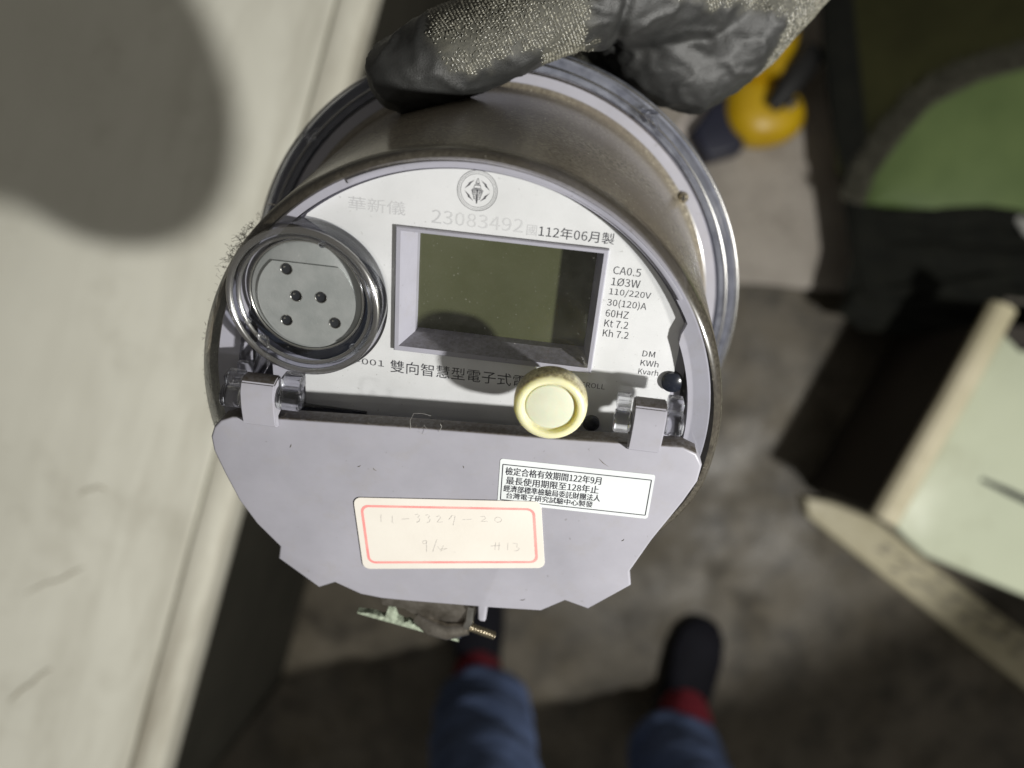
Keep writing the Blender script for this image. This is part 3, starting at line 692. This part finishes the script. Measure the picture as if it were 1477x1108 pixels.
for (x, y, a, L_) in ((-50, -13.2, 70, 1.6), (-28.5, -17.5, 30, 1.3), (-23.5, -18, -40, 1.5), (46, -5.2, -38, 4.2), (27, -63, 20, 2.0), (-59, -3.2, -15, 2.2), (4, -13, 110, 1.0), (56, -33, 50, 1.2)):
    c, s_ = math.cos(math.radians(a)), math.sin(math.radians(a))
    mk(MB().tube([(x - c * L_ / 2, y - s_ * L_ / 2, 7.03), (x + .15 * s_, y - .15 * c, 7.12), (x + c * L_ / 2, y + s_ * L_ / 2, 7.03)], [.03, .11, .02], 5), 'dust_hair', 'web', flap)
# rows of fluff along the dusty top edge
fz = MB()
for i in range(900):
    t = random.random(); x = -66 + 134 * t; y = -4.9 + 8.2 * t + (.9 if x > 30 else 0) * 0
    for (xa, ya), (xb, yb) in (((68.1, 3.5), (30.6, 1.0)), ((30.6, 1.0), (-11, -1.1)), ((-11, -1.1), (-53.7, -3.9)), ((-53.7, -3.9), (-67.8, -5.2))):
        if xb <= x <= xa: y = yb + (ya - yb) * (x - xb) / (xa - xb)
    z = random.uniform(2.8, 6.9); p = Vector((x, y - .05, z)); d = Vector((random.gauss(0, .9), abs(random.gauss(.3, .35)), random.gauss(.1, .5))); q = Vector((random.uniform(-1, 1), 0, random.uniform(-1, 1))) * .06
    b = len(fz.v); fz.v += [tuple(p - q), tuple(p + q), tuple(p + d)]; fz.f.append((b, b + 1, b + 2))
mk(fz, 'dust_fluff', 'web', smooth=False, kind='stuff')
def lug(cx, cy, wd, name='hinge_lug'):
    yb, yt = cy - 8.6, cy + 7.6
    pr = [(yb, 7.0), (yb + 1.8, 9.6), (cy - 1, 10.2), (cy + 4, 10.0), (yt - .8, 8.6), (yt, 6), (yt, 3.2), (cy + 3, 2.8), (cy - 3.5, 4.2), (cy - 4.5, 7.0)]
    V = [(x, y, z) for x in (cx - wd / 2, cx + wd / 2) for (y, z) in pr]; n = len(pr)
    F = [(i, (i + 1) % n, n + (i + 1) % n, n + i) for i in range(n)] + [tuple(range(n))[::-1], tuple(range(n, 2 * n))]
    me = raw(MB().add(V, F).v, F, MM, MO); bm = bmesh.new(); bm.from_mesh(me)
    bmesh.ops.bevel(bm, geom=[e for e in bm.edges], offset=.0004, segments=2, affect='EDGES'); bm.to_mesh(me); bm.free()
    return link(name, me, M['lav'], met)
def knuckle(x0, x1, cy):
    def cyl(xa, xb, y, z, r, n=20):
        pr = [(0.01, xa), (r - .4, xa), (r, xa + .4), (r, xb - .4), (r - .4, xb), (.01, xb)]; V = []; F = []
        for i in range(n):
            a = 2 * math.pi * i / n
            for (rr, x) in pr: V.append((x, y + rr * math.cos(a), z + rr * math.sin(a)))
        k = len(pr)
        for i in range(n):
            for q in range(k - 1): F.append((i * k + q, ((i + 1) % n) * k + q, ((i + 1) % n) * k + q + 1, i * k + q + 1))
        return V, F
    m = MB(); m.add(*cyl(x0, x1, cy, 6.6, 3.5)); mk(m, 'hinge_knuckle', 'glass')
    mk(MB().box(x0 + .3, x1 - .3, cy + 2.2, cy + 6.4, .4, 6.2, .5), 'hinge_block', 'glass')
lug(-58.4, 1.6, 10.4); knuckle(-70.2, -64.0, 2.0); knuckle(-52.8, -46.2, 3.2)
lug(56.6, 9.0, 9.4); knuckle(47.0, 51.6, 9.6); knuckle(61.6, 66.6, 10.6)
mk(MB().prism([(-67.5, 6), (-60.2, 6), (-57.5, 11), (-57.2, 20), (-60, 21), (-61.5, 12), (-67, 11)], .4, 2.4, .4), 'hinge_arm', 'glass')
# white verification label
def rot2(pts, cx, cy, a): c, s = math.cos(a), math.sin(a); return [(cx + (x * c - y * s), cy + (x * s + y * c)) for x, y in pts]
LA = math.radians(1.2); lc = (38.65, -15.9)
lab = mk(MB().prism(rot2(rrect(-23.4, 23.4, -8.2, 8.2, .9), *lc, LA), 7.0, 7.14, 0), 'verification_label', 'white_label', smooth=False)
b_ = MB()
P = rot2([(-22.5, -6.9), (22.5, -6.9), (22.5, 6.2), (-22.5, 6.2)], *lc, LA)
for i in range(4): b_.ribbon([P[i], P[(i + 1) % 4]], .32, 7.17)
mk(b_, 'label_border', 'ink', lab, smooth=False)
for body, x, y, wd, h in (('檢定合格有效期間122年9月', -21.6, 3.95, 29.2, 2.9), ('最長使用期限至128年止', -21.2, .55, 28.4, 2.9), ('經濟部標準檢驗局委託財團法人', -21.8, -2.45, 29.8, 2.55), ('台灣電子研究試驗中心製發', -20.8, -5.05, 26.8, 2.3)):
    q = rot2([(x, y)], *lc, LA)[0]; m = MB(); m.add(*text_mesh(body, q[0], q[1], width=wd, height=h, rot=1.2, z=7.18)); m.add(*text_mesh(body, q[0] + .11, q[1] + .03, width=wd, height=h, rot=1.2, z=7.184)); mk(m, 'lettering', 'ink', lab, smooth=False)
# cream sticker with red frame, a little askew and slightly lifted at a corner
SA = math.radians(8.3)
def quadmap(Q):
    def f(u, v):
        a = Vector(Q[3]).lerp(Vector(Q[2]), u); b = Vector(Q[0]).lerp(Vector(Q[1]), u); return tuple(a.lerp(b, v))
    return f
qm = quadmap([(-30.4, -29.5), (28.9, -22.0), (32.9, -48.0), (-27.2, -58.4)])
def unit(w_, h_, x0, x1, y0, y1, r, n=6): return [qm(x / w_, y / h_) for x, y in rrect(x0, x1, y0, y1, r, n)]
stk = mk(MB().prism(unit(59, 27, 0, 59, 0, 27, 2.4), 7.16, 7.42, .08), 'handwritten_sticker', 'paper', smooth=False)
b_ = MB(); A = unit(59, 27, 1.9, 57.0, 2.2, 24.4, 2.6, 8); B = unit(59, 27, 2.75, 56.15, 3.0, 23.6, 1.9, 8); nn = len(A)
b_.add([(x, y, 7.45) for x, y in A + B], [(i, (i + 1) % nn, nn + (i + 1) % nn, nn + i) for i in range(nn)]); mk(b_, 'red_frame', 'red', stk, smooth=False)
hw = MB()
def hand(pts, ox, oy, s): hw.ribbon([qm((ox + s * p[0]) / 59, (oy + s * p[1]) / 27) for p in pts], .17, 7.46)
three = [(0, 2.5), (.7, 2.8), (1.2, 2.3), (.6, 1.6), (1.2, 1.1), (.9, .3), (.1, -.1)]
hand([(.3, 2.8), (0, 0)], 8.0, 18.2, 1); hand([(.3, 2.6), (0, .0), (.5, -.1)], 11.6, 18.0, 1)
hand([(0, 0), (2.4, .2)], 14.8, 19.4, 1); hand(three, 19.3, 18.3, 1.1); hand(three, 22.6, 18.2, 1.1)
hand([(0, 2.2), (1, 2.6), (1.3, 1.8), (0, .1), (1.8, .2)], 26, 18.3, 1); hand([(0, 1.2), (1.2, 2.9), (2.2, 2.7), (1.2, -1.0)], 29.8, 18.2, 1)
hand([(0, 0), (2.8, .2)], 34.2, 19.5, 1); hand([(0, 2.0), (1.2, 2.3), (1.5, 1.4), (0, .2), (2.0, .3)], 40.0, 18.7, 1)
hand([(.8, 2), (.1, 1.4), (0, .6), (.7, 0), (1.8, .2), (2.2, 1.1), (1.7, 1.9), (.8, 2)], 44.3, 18.7, 1)
hand([(1.2, 2.6), (.2, 2.4), (.1, 1.5), (1.0, 1.4), (1.3, 2.6), (.9, -1.5)], 20.6, 8.4, 1.1); hand([(1.6, 3), (0, -1.4)], 23.6, 8.4, 1.1)
hand([(0, 1), (.4, 0), (2.6, .4), (.6, -.6), (1.6, 1.2)], 25.4, 7.8, 1.2); hand([(0, 0), (.2, -.2)], 30.6, 6.8, 1)
hand([(.4, 3), (0, 0)], 43.6, 7.6, 1); hand([(.4, 3), (0, 0)], 44.8, 7.6, 1); hand([(-.8, 1.6), (2.2, 1.8)], 43.2, 7.6, 1)
hand([(.3, 3), (0, 0)], 47.6, 7.6, 1); hand([(0, 3), (1.4, 2.8), (1.2, 1.4), (2.0, .8), (1.4, 0), (.4, -.2)], 49.4, 7.4, 1)
mk(hw, 'handwriting', 'pencil', stk, smooth=False)
# seal bracket, bolt and flaking plate hanging below the flap
V = MB(); nx = 26
pv = []; pf = []
for s_ in (0, 1):
    for i in range(nx + 1):
        t = i / nx; x = -31 + 37 * t; yb = -84.8 - 7.2 * t; jag = 4.0 * max(0, math.sin(t * 3.1)) * (.35 + .65 * abs(noise.noise(Vector((t * 15, 2, 0))))) + (5 if .28 < t < .36 else 0)
        pv += [(x, yb, 1.5 - 2.4 * s_), (x, yb + .8 + jag, 1.5 - 2.4 * s_ + .6 * noise.noise(Vector((t * 20, 5, 0))))]
K = 2 * (nx + 1)
for i in range(nx):
    a = 2 * i; pf += [(a, a + 2, a + 3, a + 1), (K + a, K + a + 1, K + a + 3, K + a + 2), (a, K + a, K + a + 2, a + 2), (a + 1, a + 3, K + a + 3, K + a + 1)]
mk(V.add(pv, pf), 'flaking_plate', 'corrosion', smooth=False)
mk(MB().prism([(-24, -72), (11.2, -72), (10.9, -80.5), (5, -83.6), (-10, -82.0), (-14, -79.5), (-22, -79.0)], -3, 2, .8), 'seal_bracket', 'steel')
mk(MB().tube([(-9.5, -82.6, 1), (-4, -84.8, 3), (2, -85.6, 3.5), (9, -83.8, 2.5)], [2.4, 3.2, 3.0, 2.3], 14), 'bracket_tongue', 'steel')
mk(MB().tube([(9.5, -74.5, 1), (9.4, -80, 2.5), (7.6, -84, 3), (6.0, -88.5, 2)], [1.5, 1.7, 1.5, 1.1], 12), 'bracket_hook', 'chrome')
P = []; R = []
for i in range(64):
    t = i / 63; P.append((8.0 + 10.5 * t, -83.0 - 4.6 * t, 2.0 - 1.5 * t)); R.append(1.25 + .32 * math.sin(i * 2 * math.pi / 6))
mk(MB().tube(P, R, 16), 'bolt', 'brass', angle=80)
mk(MB().box(-31, 11, -74, -68, -8, 2.0, .5), 'bracket_arm', 'steel')
# cobweb clinging to the left of the cover, lint on the flap edge
cw = MB()
for i in range(110):
    a = math.radians(random.gauss(146, 5)); r = 80.1 + abs(random.gauss(0, .5)); p = Vector((r * math.cos(a), r * math.sin(a), random.uniform(-6, -1))); path = [tuple(p)]
    d = Vector((math.cos(a), math.sin(a), 0)) * .5
    for s in range(random.randint(3, 8)):
        d = d * .3 + Vector((random.gauss(-.05, .34), random.gauss(.05, .34), random.gauss(0, .25))); p = p + d; path.append(tuple(p))
    cw.tube(path, random.uniform(.03, .06), 4, False)
for i in range(140):
    a = math.radians(random.uniform(165, 200)); p = Vector((80.2 * math.cos(a), 80.2 * math.sin(a), random.uniform(-8, -2))); d = Vector((math.cos(a) * random.random() * .9, random.gauss(0, .6), 0)); cw.tube([tuple(p), tuple(p + d)], .05, 4, False)
mk(cw, 'cobweb', 'web', kind='stuff')
ln = MB()
ln.tube([(-12.5, -2, 7.2), (-12.8, 1.5, 7.6), (-11.6, 4.4, 8), (-9, 4.8, 8.2), (-6.4, 4.2, 8)], .04, 5); ln.tube([(-9.8, -1.6, 7.2), (-8.4, .6, 8), (-6.8, -1, 8.4), (-8.4, -3, 7.6), (-10, -2.2, 7.4)], .04, 5)
ln.tube([(-4, -1.5, 7.2), (-3.2, .8, 7.8), (-3.6, 1.9, 8)], .06, 5)
mk(ln, 'lint', 'lint')

# ================================================================== GLOVED HAND gripping the flange from above
def glove_mat():
    k = N('coated_knit_glove')
    at = k.n('Attribute'); at.attribute_name = 'coat'
    f = at.outputs['Fac']
    knit = k.mixc(k.ramp(k.noise(900, 4), .3, .7), (.035, .035, .028), (.075, .072, .056))
    coat = k.mixc(k.ramp(k.noise(70, 5), .35, .7), (.014, .0145, .014), (.025, .025, .024))
    r = k.math('ADD', k.math('MULTIPLY', f, -.20), .70)
    p = k.bsdf(k.mixc(f, knit, coat), r, 0, .45)
    k.bump(p, k.noise(1500, 4, .7), .35, .0005)
    return k.end(p)
M['glove'] = glove_mat()
def yarn_mat():
    k = N('shiny_knit_yarn')
    p = k.bsdf(k.mixc(k.ramp(k.noise(600, 2), .35, .65), (.09, .088, .070), (.24, .23, .185)), .25, 0, .9)
    return k.end(p)
M['yarn'] = yarn_mat()
def gm(p): return R3 @ (Vector(p) * .001) + T3 + Vector((0, 0, CAM_H))   # meter mm -> world
wrist = gm((105, 160, -142))
hand_o = empty('gloved_hand', wrist, 'hand in grey knit glove with black rubber coating gripping the meter rim', 'hand', rot=R3.to_euler())
HO = (-105, -160, 142)
gb = MB()
def chain(pts):
    """smooth tapered limb through (x,y,z,r) points with round ends"""
    P = []; R = []
    for i in range(len(pts) - 1):
        for j in range(5):
            t = j / 5; P.append(tuple(pts[i][k] * (1 - t) + pts[i + 1][k] * t for k in range(3))); R.append(pts[i][3] * (1 - t) + pts[i + 1][3] * t)
    P.append(pts[-1][:3]); R.append(pts[-1][3])
    def capend(p, q, r):
        d = (Vector(p) - Vector(q)).normalized(); return [(tuple(Vector(p) + d * r * s), r * math.sqrt(max(0, 1 - s * s))) for s in (.3, .6, .8, .93, .99)]
    a = capend(P[0], P[1], R[0]); b = capend(P[-1], P[-2], R[-1])
    PP = [x[0] for x in a[::-1]] + P + [x[0] for x in b]; RR = [max(x[1], .5) for x in a[::-1]] + R + [max(x[1], .5) for x in b]
    gb.tube(PP, RR, 24)
THUMB = [(-34, 88.5, -70, 12.0), (-20, 95.5, -73, 14.4), (-2, 104.5, -78, 14.6), (18, 116, -87, 16.5), (42, 122, -104, 20), (66, 126, -124, 24)]
chain(THUMB)
chain([(30, 112, -134, 15), (50, 106, -136, 22), (70, 122, -134, 25), (100, 160, -142, 26), (135, 198, -152, 31), (175, 248, -166, 36)])
chain([(24, 124, -132, 17), (46, 132, -136, 22), (76, 146, -140, 25), (104, 160, -142, 27)])
chain([(34, 114, -116, 14), (52, 104, -120, 18), (67, 96, -124, 18), (82, 112, -128, 20), (98, 142, -138, 25)])
for i, (bx, by, mx, my, tx, ty, r) in enumerate(((28, 124, -4, 112, -40, 92, 10.0), (32, 112, 0, 96, -38, 70, 10.4), (40, 100, 8, 78, -26, 52, 10.0), (50, 92, 24, 64, -4, 40, 8.8))):
    chain([(bx, by, -132, r + 2), ((bx + mx) / 2, (by + my) / 2, -138, r + 1.2), (mx, my, -136, r + .6), ((mx + tx) / 2, (my + ty) / 2, -128, r), (tx, ty, -122.5, r - 1)])
me = raw(gb.v, gb.f, MM, HO); tmp = bpy.data.objects.new('tmp', me); C.objects.link(tmp)
md = tmp.modifiers.new('r', 'REMESH'); md.mode = 'VOXEL'; md.voxel_size = .0013; md.use_smooth_shade = True
ms = tmp.modifiers.new('s', 'SMOOTH'); ms.factor = .6; ms.iterations = 7
bpy.context.view_layer.update(); gme = bpy.data.meshes.new_from_object(tmp.evaluated_get(bpy.context.evaluated_depsgraph_get())); bpy.data.objects.remove(tmp)
def sst(a, b, x): t = max(0, min(1, (x - a) / (b - a))); return t * t * (3 - 2 * t)
coat = gme.attributes.new('coat', 'FLOAT', 'POINT')
cv = []
for vco, vn, v in [(v.co.copy(), v.normal.copy(), v) for v in gme.vertices]:
    p = vco * 1000 - Vector(HO); n1 = noise.noise(p * .09); n2 = noise.noise(p * .25)
    e = n1 * 4 + n2 * 2.5
    tip = 1 - sst(-24, -15, p.x + .45 * (p.y - 95) + e)
    low = 1 - sst(-4, 2, (p.y - (86.5 + .40 * (p.x + 30))) + e) if p.x < 12 else 0
    palm = sst(24, 30, p.x + e) * (1 - sst(117, 122, p.y + .10 * (p.x - 60) + e)) * (1 - sst(92, 98, p.x - .35 * (p.y - 105) + e))
    back = 1 if p.z < -128 and p.x < 60 else 0
    c = max(tip, low, palm, back); cv.append(c)
    # folds of the coating, softer folds of the knit
    q = Vector((p.x * .045 + p.y * .05, p.x * .02 - p.y * .07, p.z * .05))
    fold = 1 - abs(noise.noise(q * 1.6)) * 2.2; dsp = (max(0, fold) ** 2) * .9 * (.3 + .7 * c) + n2 * .28 + noise.noise(p * .55) * .14 * c + (1 - abs(noise.noise(p * .11))) ** 6 * .3 * c
    crease = math.exp(-((p.x - (36 + .12 * (p.y - 100))) / 2.0) ** 2) * sst(-126, -100, p.z)
    v.co = vco + vn * (dsp * .001 - crease * .0022)
coat.data.foreach_set('value', cv)
hb = link('glove', gme, M['glove'], hand_o, angle=180)
# knit stitches standing on the knit area
bvh_v = [v.co.copy() for v in gme.vertices]; bvh = BVHTree.FromPolygons(bvh_v, [tuple(p.vertices) for p in gme.polygons])
polys = [p for p in gme.polygons]; cand = []
for p in polys:
    if sum(cv[i] for i in p.vertices) / len(p.vertices) < .45:
        q = p.center * 1000 - Vector(HO)
        if q.x < 135 and p.normal.z > -.35: cand.append(p)
ys = MB(); random.shuffle(cand)
axis_t = Vector((.80, .55, -.20)).normalized(); cross_t = Vector((-.55, .80, 0)).normalized()
cnt = 0
for p in cand:
    for rep in range(3):
        if cnt > 42000: break
        q = p.center * 1000 + Vector((random.uniform(-.6, .6), random.uniform(-.6, .6), random.uniform(-.6, .6)))
        if noise.noise(q * .16) + .5 * noise.noise(q * .5) < random.uniform(-.55, .05): continue
        u = q.dot(axis_t) + .8 * noise.noise(q * .12); row = round(u / 1.1); q = q + axis_t * (row * 1.1 - u)
        hit = bvh.find_nearest(q * .001)
        if hit[0] is None: continue
        nn_ = hit[1]; pos = hit[0] * 1000 + nn_ * .12; col_ = round(q.dot(cross_t) / .8)
        a = axis_t * 1.0 + cross_t * (.55 if col_ % 2 else -.55) + Vector((random.gauss(0, .4), random.gauss(0, .4), random.gauss(0, .4)))
        a = (a - nn_ * a.dot(nn_)).normalized(); b = nn_.cross(a); L_ = random.uniform(.35, .75); wd = random.uniform(.12, .24); hgt = random.uniform(.12, .42)
        k = len(ys.v); ys.v += [tuple(pos - a * L_), tuple(pos + b * wd), tuple(pos + a * L_), tuple(pos - b * wd), tuple(pos + nn_ * hgt - a * .2), tuple(pos + nn_ * hgt + a * .3)]
        ys.f += [(k, k + 1, k + 4), (k + 1, k + 5, k + 4), (k + 1, k + 2, k + 5), (k + 2, k + 3, k + 5), (k + 3, k + 4, k + 5), (k + 3, k, k + 4)]
        cnt += 1
me = bpy.data.meshes.new('m'); me.from_pydata([(v[0] * .001, v[1] * .001, v[2] * .001) for v in ys.v], [], ys.f)
link('knit_stitches', me, M['yarn'], hand_o, smooth=True, angle=180, kind='stuff')
# ribbed cuff at the wrist, out of the picture
ax = (Vector((175, 248, -166)) - Vector((135, 198, -152))).normalized(); cuff = MB(); P = []; R = []
for i in range(30):
    t = i / 29; p = Vector((140, 204, -153.5)) + ax * 46 * t; P.append(tuple(p)); R.append(34 + 5 * t + .9 * math.sin(i * 1.6))
cuff.tube(P, R, 36).make('cuff', M['glove'], hand_o, MM, HO)
